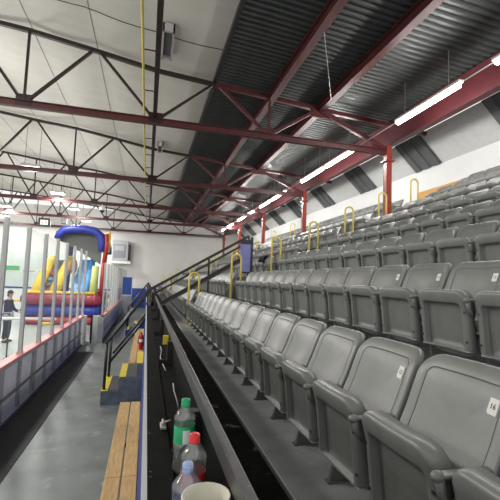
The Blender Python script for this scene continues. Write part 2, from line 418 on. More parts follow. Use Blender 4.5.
# high-bay rink lamps
BAYW = 120; BAYA = 190
BAY = [(-4.5, 16.4), (-4.55, 21.2), (-4.6, 26.0), (-4.65, 31.4), (-8.7, 26.9), (-10.2, 31.6)]
HID = [(-4.5, 5.5), (-4.5, 11), (-10.2, 5.5), (-10.2, 11), (-10.2, 16.4), (-10.2, 21.2), (-16, 8), (-16, 16), (-16, 24)]
bn = ['nearest lamp of the right row', 'second lamp of the right row', 'third lamp of the right row', 'farthest lamp of the right row', 'nearer lamp of the left row', 'farther lamp of the left row']
for i, (x, y) in enumerate(BAY+HID):
    z = 6.60
    if i < len(BAY):
        t = thing('rink_lamp', 'bright rectangular lamp hung over the rink, '+bn[i], 'lamp', (x, y, z), 'rink lamps')
        MB().bbox(-.32, .32, -.19, .19, 0, .12, .02).build('housing', 'lamp_body', t)
        MB().box(-.30, .30, -.17, .17, -.015, .002).build('lamp_face', 'lamp_face', t)
        for dx in (-.25, .25): MB().bar((dx, 0, .1), (dx, 0, tcz(x)+.1-z), .012, .012).build('hanger', 'steel_brown_shaded', t)
    l = bpy.data.lights.new('bay', 'AREA'); l.shape = 'RECTANGLE'; l.size = .6; l.size_y = .36; l.energy = BAYA; l.color = (1, .98, .94)
    lo = bpy.data.objects.new('bay_lamp', l); COL.objects.link(lo); lo.location = (x, y, z-.04)
    l = bpy.data.lights.new('bay', 'POINT'); l.shadow_soft_size = .3; l.energy = BAYW; l.color = (1, .98, .94)
    lo = bpy.data.objects.new('bay_lamp', l); COL.objects.link(lo); lo.location = (x, y, z-.36)

# ------------------------------------------------------------------ seats
def rrect(x0, x1, v0, v1, rt, rb, n=5, e=4):
    """rounded rectangle outline in (y, v), with extra points along its straight sides"""
    lim = min((x1-x0)/2-.002, (v1-v0)/2-.002)
    rt = max(.003, min(rt, lim)); rb = max(.003, min(rb, lim)); cs = []
    for cx, cy, r, a0 in ((x1-rt, v1-rt, rt, 0), (x0+rt, v1-rt, rt, 90), (x0+rb, v0+rb, rb, 180), (x1-rb, v0+rb, rb, 270)):
        cs.append([(cx+r*math.cos(R(a0+90*k/n)), cy+r*math.sin(R(a0+90*k/n))) for k in range(n+1)])
    out = []
    for q in range(4):
        out += cs[q]; a = cs[q][-1]; b = cs[(q+1) % 4][0]
        out += [(a[0]+(b[0]-a[0])*k/(e+1), a[1]+(b[1]-a[1])*k/(e+1)) for k in range(1, e+1)]
    return out
def plate(mb, w, h, rt, rb, rings, fn, mi=None, n=5, e=4):
    """rings: (inset, depth) or (side, top, bottom inset, depth); fn(y, v, depth) -> point"""
    vs = []; N = 4*(n+1+e)
    for rg in rings:
        sd, tp, bt, d = rg if len(rg) == 4 else (rg[0], rg[0], rg[0], rg[1])
        for (y, v) in rrect(-w/2+sd, w/2-sd, bt, h-tp, rt-min(sd, tp), rb-bt, n, e): vs.append(fn(y, v, d))
    base = len(mb.v)
    mi = mi or [0]*(len(rings)-1)
    mb.v += [tuple(v) for v in vs]
    for i in range(len(rings)-1):
        for k in range(N):
            mb.f.append([base+i*N+k, base+i*N+(k+1) % N, base+(i+1)*N+(k+1) % N, base+(i+1)*N+k]); mb.m.append(mi[i]); mb.sm.append(True)
    mb.f.append([base+(len(rings)-1)*N+k for k in range(N)]); mb.m.append(mi[-1]); mb.sm.append(True)
    mb.f.append([base+N-1-k for k in range(N)]); mb.m.append(mi[0]); mb.sm.append(True)

BW, BH = .474, .50
BY = -.036                     # the backs sit a little off the arm line
TILT = R(21)
def back_fn(y, v, d):
    # v runs up the back from its lower edge; d<0 towards the sitter
    q = .10*(y*y)/.0564*.45                       # the sides wrap forward
    bend = -.05*max(0, (.30-v)/.30)**2            # lower part curls in
    xx = -.02+v*math.sin(TILT)+d*math.cos(TILT)-q*.55+bend+.03*max(0, (v-.38)/.12)**2
    return (xx, y+BY, .33+v*math.cos(TILT)-d*math.sin(TILT))
def make_back(parent, near=True):
    m = MB(); n = 6 if near else 3
    plate(m, BW, BH, .085, .03, [(.03, .018), (.004, .016), (0, .008), (0, -.012), (.003, -.018), (.009, -.0212), (.016, -.022), (.050, .055, .0, -.022), (.0510, .0560, .0, -.0216), (.0516, .0566, .0, -.019), (.0530, .0580, .0, -.019), (.0536, .0586, .0, -.0212), (.058, .063, .0, -.0214), (.10, .12, .05, -.019), (.15, .17, .11, -.017), (.20, .21, .18, -.016), (.232, .235, .235, -.016)],
          back_fn, [0]*8+[1, 1, 1]+[0]*5, n)
    return m.build('backrest', ['seat_grey', 'seat_groove'], parent)
PW, PH = .432, .375
def pan_fn(y, v, d):
    t_ = max(0, (v-.235)/(.125)); lip = -.020*t_*t_*(3-2*min(1, t_)) if d < -.019 else 0
    d = d+lip
    # folded-up pan: v upwards, d<0 towards the rink (its underside)
    return (-.085-.038*(v/PH)+d-.014*(1-(y/.22)**2), y, .20+v)
def make_pan(parent, near=True):
    m = MB(); n = 5 if near else 3
    plate(m, PW, PH, .075, .012, [(.02, .02), (0, .012), (0, -.020), (.003, .004, 0, -.034), (.009, .012, 0, -.043), (.018, .022, 0, -.047), (.040, .075, 0, -.047), (.047, .083, 0, -.0455), (.050, .087, 0, -.040), (.0505, .088, 0, -.010), (.056, .094, 0, -.008), (.11, .15, .05, -.008), (.16, .19, .12, -.008), (.205, .21, .14, -.008)],
          pan_fn, [0]*9+[1]*4, n)
    # rounded heel of the seat shell under the folded pan
    m.tube([(-.050, y_*.185, .195-.016*(1-abs(y_)**3)) for y_ in (-1, -.85, -.5, 0, .5, .85, 1)], [.008, .026, .034, .036, .034, .026, .008], 10)
    if near:
        m.mi = 2
        for s in (-1, 1):
            for zz in (.055, .235): m.tube([pan_fn(s*.194, zz, -.046), pan_fn(s*.194, zz, -.050)], .0075, 8)
        m.mi = 3
        m.box(-.134, -.096, -PW/2+.012, PW/2-.012, .193, .201)
    return m.build('seat_pan', ['seat_grey', 'seat_panel', 'bolt', 'sticker' if False else 'nose_trim'], parent)
def arm_shapes(y0):
    a = MB()
    a.bbox(-.185, .09, y0-.019, y0+.019, .507, .521, .006)
    a.ball((-.19, y0, .512), .021, 8, (1.1, .95, .85))
    a.tube([(-.185, y0, .51), (-.176, y0, .46), (-.15, y0, .42)], [.016, .013, .006], 8)
    s = MB()
    s.prism([(-.125, .42), (-.10, .507), (.05, .507), (.09, .40), (.05, .20), (.06, .03), (.11, .0), (-.05, .0), (-.05, .015), (-.025, .10), (-.06, .25)], y0-.011, y0+.011)
    s.box(-.065, .11, y0-.022, y0+.022, .0, .012)
    return a, s
def make_seat(near=True, label='', group='arena seats', both=False):
    t = thing('stadium_seat', label, 'seat', (0, 0, 0), group)
    b = make_back(t, near); make_pan(t, near)
    for y0 in ((-SW/2,) if not both else (-SW/2, SW/2)):
        a, s = arm_shapes(y0)
        a.build('armrest', 'seat_grey', t); s.build('standard', 'frame_grey', t)
    MB().box(-.045, -.02, -SW/2+.013, SW/2-.013, .30, .345).build('hinge_bar', 'frame_grey', t)
    return t, b
def add_sticker(back, txt):
    y, v = -.156, .372
    p = Vector(back_fn(y, v, -.0235)); e1 = (Vector(back_fn(y+.01, v, -.0235))-p).normalized(); e2 = (Vector(back_fn(y, v+.01, -.0235))-p).normalized()
    e2 = (e2-e1*e1.dot(e2)).normalized(); nn = (-e1).cross(e2)
    if nn.x > 0: nn = -nn
    m = MB()
    poly = [(-.021, -.028), (.014, -.028), (.021, -.021), (.021, .028), (-.021, .028)]
    for k in (0, 1): pass
    vs = [p+e1*a+e2*b+nn*h for h in (-.003, .0025) for a, b in poly]; n = 5
    m.add(vs, [(4, 3, 2, 1, 0), (5, 6, 7, 8, 9)]+[(i, (i+1) % n, n+(i+1) % n, n+i) for i in range(n)])
    st = m.build('number_sticker', 'sticker', back); st['label'] = 'white seat number sticker'
    if txt:
        M = Matrix.Identity(4)
        for r_ in range(3): M[r_][0] = -e1[r_]; M[r_][1] = e2[r_]; M[r_][2] = nn[r_]; M[r_][3] = (p+nn*.003)[r_]
        text_mesh(txt, .027, 'seat_number', 'ink', back, M)

proto, pb = make_seat(True)
proto_both, _ = make_seat(True, both=True)
proto_num = {}
far, _ = make_seat(False)
far_both, _ = make_seat(False, both=True)
LIFT = [0, .025, .05]
RN = ['front', 'second', 'third', 'fourth', 'fifth', 'sixth', 'seventh', 'top']
def seat_loc(n, y): return (1.07+PITCH*n, y, tier_z(n))
count = 0
used = set()
num_seats = []
def blocked(n, y):
    return any(n == 5 and abs(y-ty) < .36 for ty in TY)
# section one: on the near side of the aisle
for n in range(ROWS):
    k = 0
    while True:
        y = (8.955 if n == 0 else 8.38)-SW/2-SW*k
        xx = 1.07+PITCH*n
        if y < .86*xx-.62 or (n == 0 and y < .35): break
        lab = 'grey flip-up plastic seat, %s row, %s seat on the near side of the aisle' % (RN[n], nth(k))
        if n == 7 and k == 0 and False: pass
        src = proto_both if k == 0 else proto
        o = dup(src, seat_loc(n, y), lab, LIFT[min(n, 2)])
        if (n == 0 and 13 < k) or (n == 1 and k >= 10): num_seats.append((o, k))
        count += 1; k += 1
# section two
for n in range(ROWS):
    for k in range(16):
        y = 9.75+SW/2+SW*k
        if blocked(n, y) or (n == 7 and y < 12.3): continue
        lab = 'grey flip-up plastic seat, %s row, %s seat beyond the first aisle' % (RN[n], nth(k))
        dup(far_both if k == 15 else far, seat_loc(n, y), lab, LIFT[min(n, 2)]); count += 1
# section three: too small to show parts, one mesh each
def joined(root):
    bm = bmesh.new(); mi = 0; me = bpy.data.meshes.new('stadium_seat'); mats = []
    for ch in root.children:
        o0 = len(mats)
        for mm in ch.data.materials: mats.append(mm)
        nf = len(bm.faces); bm.from_mesh(ch.data); bm.faces.ensure_lookup_table()
        for f in bm.faces[nf:]: f.material_index += o0
    bm.to_mesh(me); bm.free()
    for mm in mats: me.materials.append(mm)
    return me
simple = joined(far)
left = []
for n in range(ROWS):
    for k in range(15):
        y = 19.05+SW/2+SW*k
        if blocked(n, y): continue
        if count < 300:
            o = bpy.data.objects.new('stadium_seat', simple); COL.objects.link(o); o.location = seat_loc(n, y)
            tag(o, 'grey flip-up plastic seat, %s row, %s seat beyond the second aisle' % (RN[n], nth(k)), 'seat', 'arena seats'); count += 1
        else: left.append(seat_loc(n, y))
for n in range(ROWS):
    for k in range(10): left.append(seat_loc(n, 28.3+SW/2+SW*k))
bm = bmesh.new()
for p in left:
    a = len(bm.verts); bm.from_mesh(simple); bm.verts.ensure_lookup_table()
    bmesh.ops.translate(bm, verts=bm.verts[a:], vec=p)
me = bpy.data.meshes.new('distant_seats'); bm.to_mesh(me); bm.free()
for mm in simple.materials: me.materials.append(mm)
o = bpy.data.objects.new('distant_seats', me); COL.objects.link(o)
tag(o, 'far block of grey flip-up seats below the back wall', 'seats', None, 'stuff')
# numbered stickers on the nearest backs
for o, k in num_seats:
    for ch in o.children:
        if ch.name.startswith('backrest'): add_sticker(ch, str(k+1) if k < 30 else '')
for p in (proto, proto_both, far, far_both):
    for ch in list(p.children): bpy.data.objects.remove(ch)
    bpy.data.objects.remove(p)

# ------------------------------------------------------------------ yellow aisle handrails
def loop_rail(x, y, z0, h, lab):
    t = thing('aisle_handrail', lab, 'handrail', (x, y, z0), 'yellow aisle handrails')
    w = .115; pts = [(-w, 0, 0), (-w, 0, h-w)]
    for k in range(1, 9): a = math.pi-math.pi*k/9; pts.append((w*math.cos(a), 0, h-w+w*math.sin(a)))
    pts += [(w, 0, h-w), (w, 0, 0)]
    MB().tube(pts, .024, 10).build('rail_loop', 'hand_yellow', t)
    for s in (-1, 1): MB().lathe([(0, .012), (.045, .012), (.045, 0), (0, 0)], (s*w, 0, 0), 12).build('floor_flange', 'hand_yellow', t)
for a, (ya, off) in enumerate([(9.08, 0), (18.35, 0), (27.6, 0)]):
    for n in range(7):
        x = 1.07+.985*n; top = CZ+.147+.468*n-.01
        tread = tier_z(n)
        loop_rail(x, ya, tread, top-tread, 'yellow looped handrail in the %s aisle, beside the %s row of seats' % (['nearest', 'second', 'farthest'][a], RN[n]))
# plywood kick board on the wall behind the top row
o = MB().box(WX-.036, WX-.006, 6.0, 10.62, CZ+2.78, CZ+3.02).build('plywood_board', 'plywood'); tag(o, 'orange plywood board fixed low on the white wall behind the top row', 'board')

# ------------------------------------------------------------------ front of the stand: fascia, ledge, guard rail
LZ = CZ-.60
def front_run(y0, y1, lab_end, yellow_at=None):
    o = MB().box(.024, .05, y0, y1, 0, LZ-.03).build('fascia_panel', 'blue_paint'); tag(o, 'blue fascia board on the front of the stand, '+lab_end, 'fascia')
    o = MB().box(.018, .0335, y0, y1, LZ-.03, LZ+.012).build('edge_strip', 'white_trim'); tag(o, 'pale metal edge strip along the drinks ledge, '+lab_end, 'edge strip'); o.location.x = 0
    t = thing('guard_rail', 'dark grey guard rail with black ledge, '+lab_end, 'guard rail', (0, y0, LZ))
    Ln = y1-y0
    MB().bbox(.193, .215, 0, Ln, .160, .215, .005).build('top_rail', 'rail_grey', t)
    MB().box(.034, .228, 0, Ln, -.03, 0).build('ledge', 'black_board', t)
    MB().box(.203, .213, 0, Ln, -.62, .160).build('back_board', 'black_board', t)
    pk = MB().box(.036, .110, 0.01, Ln-.01, 0, .010).build('plank', 'black_board', t)
    y = .5
    while y < Ln:
        MB().box(.165, .203, y-.02, y+.02, 0, .160).build('post', 'black_steel', t)
        MB().box(.11, .165, y-.006, y+.006, 0, .035).build('ledge_bracket', 'black_steel', t)
        y += 1.45
    if yellow_at:
        b = MB().box(.160, .2025, yellow_at-y0-.022, yellow_at-y0+.022, .05, .12).build('tape_mark', 'yellow', t); b['label'] = 'yellow tape wrapped on a post'
    return t
front_run(-.6, 8.45, 'the near run up to the stairs', 3.35)
front_run(9.86, 17.8, 'the run beyond the first stairs')
front_run(19.0, 27.1, 'the run beyond the second stairs')
# latch on the ledge and loose cable tie
t = thing('barrel_bolt', 'small steel barrel bolt on the black ledge near the bottles', 'latch', (.095, 1.62, LZ+.010))
MB().bbox(-.012, .012, -.03, .03, 0, .012, .003).build('plate', 'conduit', t)
MB().tube([(.0, -.02, .018), (.0, .03, .018)], .006, 8).build('bolt', 'conduit', t)
MB().tube([(.0, .0, .018), (.03, .0, .026)], .004, 6).build('knob', 'conduit', t)
o = MB().tube([(.175, 1.85, LZ+.0), (.165, 1.84, LZ+.04), (.148, 1.84, LZ+.09), (.143, 1.85, LZ+.12)], .003, 6).build('cable_tie', 'zip_white'); tag(o, 'thin white cable tie standing up behind the bottles', 'cable tie')
o = MB().tube([(.15, 2.6, LZ+.006), (.13, 3.0, LZ+.008), (.15, 3.3, LZ+.006), (.14, 3.36, LZ+.03)], .004, 6).build('ledge_cable', 'conduit'); tag(o, 'thin grey cable lying along the black ledge', 'cable')

# railing climbing beyond the first aisle, with a framed panel at its top
t = thing('sloped_railing', 'black sloped railing climbing beside the seats past the stairs', 'railing', (0, 9.8, CZ))
MB().bar((.10, 0, -.30), (2.52, 0, 1.15), .06, .065).build('top_rail', 'black_steel', t)
MB().bar((.16, 0, -.42), (2.52, 0, 1.00), .05, .05).build('upper_rail', 'black_steel', t)
MB().bar((.34, 0, -.66), (2.52, 0, .64), .06, .11).build('lower_rail', 'black_steel', t)
m = MB().bar((.34, -.02, -.71), (2.52, -.02, .585), .03, .03); m.build('lower_trim', 'rail_grey', t)
for x in (.22, 1.5, 2.52):
    zt = -.30+(x-.10)*.6; zb = tier_z(max(0, int((x-X0)//PITCH)))-CZ if x > X0 else 1.38-CZ
    MB().bar((x, 0, zb), (x, 0, zt), .045, .045).build('post', 'black_steel', t)
t = thing('framed_panel', 'purple panel in a black frame at the top end of the sloped railing', 'panel', (2.46, 9.735, CZ))
MB().box(-.17, .10, -.02, .0, .22, .98).build('panel', 'purple', t)
m = MB(); m.box(.10, .16, -.03, .02, .18, 1.12); m.box(-.17, .10, -.03, .02, .93, 1.05); m.box(-.17, .10, -.03, .02, .18, .22); m.build('frame', 'black_steel', t)

# ------------------------------------------------------------------ entrance stairs
def stairs(y0, y1, lab, side):
    t = thing('entrance_stairs', lab, 'stairs', (-.76, y0, 0))
    W = y1-y0; n = 5; run, rise = .335, .268
    pr = [(0, 0)]
    for k in range(n): pr += [(k*run, (k+1)*rise-.0), ((k+1)*run if k < n-1 else 1.38, (k+1)*rise)]
    pr.append((1.38, 0))
    MB().prism(pr, 0, W).build('body', side, t)
    for k in range(n-1):
        MB().box(k*run+.004, (k+1)*run-.002, .02, W-.02, (k+1)*rise, (k+1)*rise+.006).build('tread', 'tread_dark', t)
        MB().box(k*run-.004, k*run+.125, .015, W-.015, (k+1)*rise-.03, (k+1)*rise+.010).build('nosing', 'yellow', t)
    return t
stairs(8.45, 9.70, 'blue-grey stairs with yellow nosings climbing from the walkway to the stand', 'stair_blue')
stairs(17.8, 19.0, 'dark blue stairs with yellow nosings farther down the walkway', 'blue_paint')
def stair_rail(y, lab):
    t = thing('stair_railing', lab, 'railing', (0, y, 0), 'stair railings')
    a = (-.705, 0, CZ-1.36); b = (.10, 0, CZ-.26)
    def on(tt, dz=0): return (a[0]+(b[0]-a[0])*tt, 0, a[2]+(b[2]-a[2])*tt+dz)
    MB().tube([(a[0]-.015, 0, a[2]-.04), a, b], .030, 10).build('top_rail', 'black_steel', t)
    MB().tube([on(.07, -.50), on(1, -.52)], .026, 10).build('mid_rail', 'black_steel', t)
    MB().tube([(-.715, 0, .277), (-.705, 0, a[2])], .030, 10).build('post', 'black_steel', t)
    MB().tube([(.08, 0, .83), (.10, 0, b[2])], .026, 10).build('post', 'black_steel', t)
stair_rail(8.56, 'black pipe railing on the near side of the entrance stairs')
stair_rail(9.62, 'black pipe railing on the far side of the entrance stairs')
stair_rail(17.9, 'black pipe railing on the near side of the dark blue stairs')
stair_rail(18.9, 'black pipe railing on the far side of the dark blue stairs')

# ------------------------------------------------------------------ bench(es) along the fascia
def bench(y0, y1, lab):
    t = thing('plank_bench', lab, 'bench', (-.140, y0, 0)); Ln = y1-y0
    ys = [0, Ln*.21, Ln*.62, Ln] if Ln > 4 else [0, Ln]
    for a, b in ((-.175, -.012), (.004, .155)):
        for p, q in zip(ys, ys[1:]): MB().bbox(a, b, p+.003, q-.003, .41, .45, .006).build('plank', 'wood', t)
    y = .4
    while y < Ln:
        m = MB().box(-.15, -.10, y-.03, y+.03, 0, .41).box(.09, .14, y-.03, y+.03, 0, .41).box(-.15, .14, y-.03, y+.03, .36, .41)
        m.build('trestle', 'black_steel', t); y += 1.6
bench(.3, 7.1, 'long tan plank bench along the foot of the stand')
bench(10.2, 16.8, 'tan plank bench beyond the entrance stairs')
# extinguisher on the fascia beyond the stairs
t = thing('fire_extinguisher', 'red fire extinguisher with white label hung past the entrance stairs', 'fire extinguisher', (-.055, 12.0, CZ-2.12))
MB().lathe([(0, 0), (.055, .0), (.063, .02), (.063, .36), (.05, .41), (.022, .44), (0, .44)], n=18).build('cylinder', 'ext_red', t)
MB().lathe([(.0642, .22), (.0642, .30)], n=18).build('label', 'white_plastic', t)
m = MB().box(-.02, .02, -.03, .03, .44, .48).bar((0, 0, .48), (0, -.12, .52), .02, .015).bar((0, 0, .46), (0, -.11, .45), .02, .012); m.build('handle', 'black_plastic', t)
MB().tube([(0, .04, .46), (-.06, .07, .42), (-.09, .04, .25), (-.085, 0, .15)], .01, 6).build('hose', 'black_plastic', t)
MB().box(.062, .078, -.04, .04, .1, .45).build('wall_bracket', 'black_steel', t)

# ------------------------------------------------------------------ bottles and cup on the ledge
def bottle(x, y, z, s, capm, body, label, lab, lm, prof=None, h=.23, band=(.10, .165), extra=None):
    t = thing('drink_bottle', lab, 'bottle', (x, y, z), 'bottles on the ledge')
    r = .0325*s
    k = h/.23
    pr = [(0, .006), (r*.55, .002), (r*.85, 0), (r, .012), (r*.97, .03), (r*.93, .06), (r, .085), (r, .095), (r*.965, .098), (r*.965, .168), (r, .171), (r*.98, .180), (r*.72, .195), (r*.45, .208), (r*.39, .214), (r*.39, .226), (0, .226)]
    pr = [(a, b*k) for a, b in pr]
    MB().lathe(pr, n=28).build('body', body, t)
    b0, b1 = band
    MB().lathe([(r*.975, b0*k), (r*.985, b0*k+.001), (r*.985, b1*k-.001), (r*.975, b1*k)], n=28).build('label_band', lm, t)
    c = MB(); rr = r*(.36 if capm == 'blue_cap' else .42)
    pc = [(0, .236*k), (rr*.9, .236*k), (rr, .233*k), (rr, .217*k), (rr*1.04, .216*k), (rr*1.04, .212*k), (rr*.9, .212*k)]
    c.lathe(pc, n=20); c.build('cap', capm, t)
    if extra: extra(t, r, k)
    return t
def ex_green(t, r, k):
    m = MB()
    vs = []; fs = []
    for i in range(7):
        a = R(-104+i*6.5)
        for zz in (.098, .142): vs.append((r*.992*math.cos(a), r*.992*math.sin(a), zz*k))
    for i in range(6): fs.append((2*i, 2*i+2, 2*i+3, 2*i+1))
    m.add(vs, fs, True); m.build('label_patch', 'white_label', t)
    MB().lathe([(0, .094*k), (r*.9, .094*k), (r*.9, .012), (0, .008)], n=20)
bottle(.142, 1.28, LZ, 1.03, 'green_cap', 'bottle_clear', 'white_label', 'clear plastic bottle with green cap and green label on the ledge', 'green_label', h=.212, band=(.095, .152), extra=ex_green)
bottle(.140, 1.02, LZ, 1.0, 'red_cap', 'bottle_clear', 'red_label', 'clear plastic bottle with red cap and red label on the ledge', 'red_label', h=.203, band=(.075, .135))
bottle(.112, .905, LZ, 1.03, 'blue_cap', 'bottle_blue', 'blue_label', 'bluish water bottle with pale blue cap behind the paper cup', 'blue_label', h=.186, band=(.09, .135))
t = thing('paper_cup', 'cream paper cup on the ledge in front of the bottles', 'cup', (.141, .82, LZ))
MB().lathe([(0, .004), (.033, 0), (.035, .002), (.0475, .157), (.050, .158), (.0505, .161), (.049, .164), (.046, .162), (.0335, .008), (0, .008)], n=40).build('cup_body', 'cup_cream', t)

# ------------------------------------------------------------------ rink boards
t = thing('rink_boards', 'white rink boards with red ledge and grey steel frame beside the walkway', 'boards', (-2.15, 0, 0))
Y1 = 15.6; YB0 = .5
MB().box(-.12, -.055, YB0, Y1, 0.02, 1.04).build('board_panel', 'board_white', t)
MB().box(-.16, .02, YB0, Y1, 1.035, 1.075).build('ledge', 'ledge_red', t)
MB().box(-.06, .005, YB0, Y1, .0, .035).build('base_rail', 'black_steel', t)
MB().box(-.06, .012, YB0, Y1, .985, 1.035).build('top_frame', 'board_frame', t)
MB().tube([(.012, YB0, .50), (.012, Y1-.5, .50)], .024, 8).build('mid_pipe', 'black_steel', t)
y = 1.35; i = 0
while y < Y1-.3:
    w = .11 if i % 2 else .22
    MB().box(-.06, -.012, y-w/2, y+w/2, .14, .985).build('post', 'board_frame', t)
    MB().box(-.06, .0, y-w/2-.02, y+w/2+.02, .125, .14).build('foot_plate', 'board_frame', t)
    y += .98; i += 1
# gate pillar and return panel, then the far boards closer to the stand
t = thing('gate_pillar', 'white gate pillar where the rink boards step out', 'pillar', (-2.12, 15.75, 0))
MB().bbox(-.10, .05, -.08, .08, 0, 1.07, .01).build('post', 'board_pillar', t)
MB().bbox(-.10, .20, -.10, .10, 0, .12, .01).build('base', 'board_pillar', t)
t = thing('bench_box_wall', 'pale grey box wall of the player bench beyond the gate', 'wall panel', (-1.5, 15.95, 0))
MB().box(-.38, 0, 0, .06, 0, 1.05).build('end_panel', 'board_pillar', t)
MB().box(-.46, -.38, .01, .06, 0, 1.05).build('dark_gap_strip', 'black_plastic', t)  # black strip standing in for the darkness of the open gap
MB().box(-.20, .005, -.006, 0, 0, 1.0).build('corner_panel', 'board_frame', t)
MB().box(-.06, 0, .06, 17.8, 0, 1.0).build('side_panel', 'board_pillar', t)
MB().box(-.10, .02, .0, 17.8, 1.0, 1.06).build('ledge', 'ledge_red', t)
MB().box(0, .03, .0, 17.8, .42, .52).build('mid_rail', 'board_frame', t)
MB().box(0, .03, .0, 17.8, .0, .16).build('kick_plate', 'black_steel', t)
# stanchions + glass
SY = [4.4, 5.7, 6.95, 8.2, 9.5, 10.7, 11.9, 13.1, 14.35, 15.5]
for i, y in enumerate(SY):
    t = thing('glass_stanchion', 'grey glass stanchion on the red ledge, %s from the near end' % LN[i], 'stanchion', (-2.19, y, 1.075), 'glass stanchions')
    MB().bbox(-.045, .03, -.032, .032, 0, 2.38, .006).build('post', 'stanchion', t)
    MB().box(-.055, .04, -.045, .045, 0, .05).build('shoe', 'stanchion', t)
for i, (a, b) in enumerate(zip([3.1]+SY, SY)):
    o = MB().box(-2.205, -2.193, a+.035, b-.035, 1.08, 3.42 if i else 3.42).build('rink_glass', 'rink_glass'); tag(o, 'clear rink glass pane on the red ledge, %s pane from the near end' % LN[i], 'glass pane', 'glass panes')
FY = [15.95+1.48*i for i in range(12)]
FN = LN+['twelfth']
for i, y in enumerate(FY):
    t = thing('glass_stanchion', 'grey glass stanchion on the player bench wall, %s beyond the gate' % FN[i], 'stanchion', (-1.56, y+.03, 1.06), 'glass stanchions')
    MB().bbox(-.035, .03, -.028, .028, 0, 2.0, .006).build('post', 'stanchion', t)
    MB().box(-.045, .04, -.04, .04, 0, .05).build('shoe', 'stanchion', t)
for i, (a, b) in enumerate(zip(FY, FY[1:])):
    o = MB().box(-1.57, -1.558, a+.065, b-.005, 1.065, 3.05).build('rink_glass', 'rink_glass'); tag(o, 'clear rink glass pane over the player bench wall, %s pane beyond the gate' % FN[i], 'glass pane', 'glass panes')
# thin dark strip on the walkway beside the boards
o = MB().bbox(-2.13, -1.585, .2, 14.2, 0, .012, .004).build('floor_strip', 'strip_dark'); tag(o, 'thin dark strip along the foot of the rink boards', 'mat')

# far end boards and wall signs
t = thing('end_boards', 'white end boards with blue cap and yellow stripe across the far rink', 'boards', (0, 31, -.02))
MB().box(-23, -2.6, 0, .08, 0, 1.50).build('board_panel', 'wall_white', t)
MB().box(-23, -2.6, -.03, .1, 1.46, 1.58).build('cap_rail', 'blue_paint', t)
MB().box(-23, -2.6, -.012, 0, .52, .66).build('stripe', 'yellow', t)
o = MB().box(-23, -2.9, YF-.03, YF-.006, -.02, 4.2).build('mural_panel', 'mural'); tag(o, 'pale green painted panelling on the far wall behind the end boards', 'wall panelling')
m = MB(); m.box(0, 1.0, -.03, 0, 0, .34); o = m.build('wall_sign', 'cloud_green', loc=(-10.6, YF-.02, CZ+.15)); tag(o, 'small green sign high on the far wall', 'sign')
for x, lab in ((-9.45, 'left'), (-8.3, 'right')):
    t = thing('wall_sign', 'narrow white sign with dark lettering on the far wall, the %s one of two' % lab, 'sign', (x, YF-.02, CZ+.0))
    MB().box(0, 1.05, -.03, 0, 0, .24).build('board', 'white_plastic', t)
    m = MB()
    for k in range(7): m.box(.08+k*.132, .17+k*.132, -.036, -.03, .06, .18)
    m.build('lettering', 'hvac_grey', t)
# hanging unit near the back wall
t = thing('ventilation_unit', 'grey and white ventilation unit hung on the back wall', 'ventilation unit', (-2.1, YF-.7, CZ+1.1))
MB().bbox(-.72, .52, 0, .7, .1, 1.8, .03).build('case', 'hvac', t)
MB().box(-.62, .35, -.02, 0, .35, 1.45).build('front_panel', 'hvac_grey', t)
MB().box(-.55, .2, -.03, -.02, .95, 1.35).build('grille', 'hvac', t)
MB().box(.52, .72, .1, .7, .2, 1.5).build('side_duct', 'black_plastic', t)
MB().box(-.75, .75, -.05, .7, -.1, .1).build('tray', 'wall_white', t)
# clock, speaker, camera on the trusses
t = thing('game_clock', 'black game clock with a white lit face hanging over the far rink', 'clock', (-6.5, 27.2, CZ+2.95))
MB().bbox(-.36, .36, 0, .2, 0, .55, .02).build('case', 'black_plastic', t)
MB().box(-.22, .22, -.012, 0, .12, .42).build('face', 'white_plastic', t)
m = MB()
for x in (-.15, .05):
    m.box(x, x+.1, -.018, -.012, .16, .18); m.box(x, x+.1, -.018, -.012, .26, .28); m.box(x, x+.1, -.018, -.012, .36, .38); m.box(x, x+.02, -.018, -.012, .18, .36); m.box(x+.08, x+.1, -.018, -.012, .18, .36)
m.build('digits', 'black_plastic', t)
for x in (-.3, .3): MB().bar((x, .1, .55), (x, .1, BCZ-CZ-2.95-.05), .02, .02).build('hanger', 'black_steel', t)
t = thing('loudspeaker', 'small black loudspeaker under the far truss', 'loudspeaker', (-5.35, 27.3, CZ+3.2))
MB().bbox(-.16, .16, -.12, .12, 0, .34, .02).build('cabinet', 'black_plastic', t); MB().box(-.13, .13, -.13, -.12, .04, .30).build('grille', 'seat_groove', t)
MB().bar((0, 0, .33), (0, 0, BCZ-CZ-3.2-.05), .03, .03).build('bracket', 'black_steel', t)
t = thing('dome_camera', 'white dome camera hanging under the third truss', 'camera', (-2.42, 21.3, CZ+3.2))
MB().lathe([(0, .32), (.14, .32), (.16, .2), (.16, .14)], n=16).build('housing', 'white_plastic', t); MB().ball((0, 0, .14), .13, 10).build('dome', 'black_plastic', t)
MB().bar((0, .0, .3), (0, .0, .45), .04, .04).build('stem', 'white_plastic', t)
# blue cabinets by the far end of the walkway
o = MB().bbox(-1.2, -.62, 21.0, 21.5, 0, 2.35, .01).build('blue_cabinet', 'blue_paint'); 
bpy.data.objects.remove(o)
t = thing('ticket_booth', 'bright blue booth at the far end of the walkway', 'booth', (-1.05, 24.0, 0))
MB().bbox(-.28, .22, 0, .8, 1.5, 2.52, .02).build('body', 'booth_blue', t)
MB().bbox(-.28, .22, 0, .8, 0, 1.42, .02).build('base', 'hvac', t)
MB().box(-.30, .24, -.02, .82, 1.42, 1.5).build('counter', 'white_trim', t)
MB().box(.222, .262, -.02, .02, 0, 2.6).build('corner_post', 'white_trim', t)

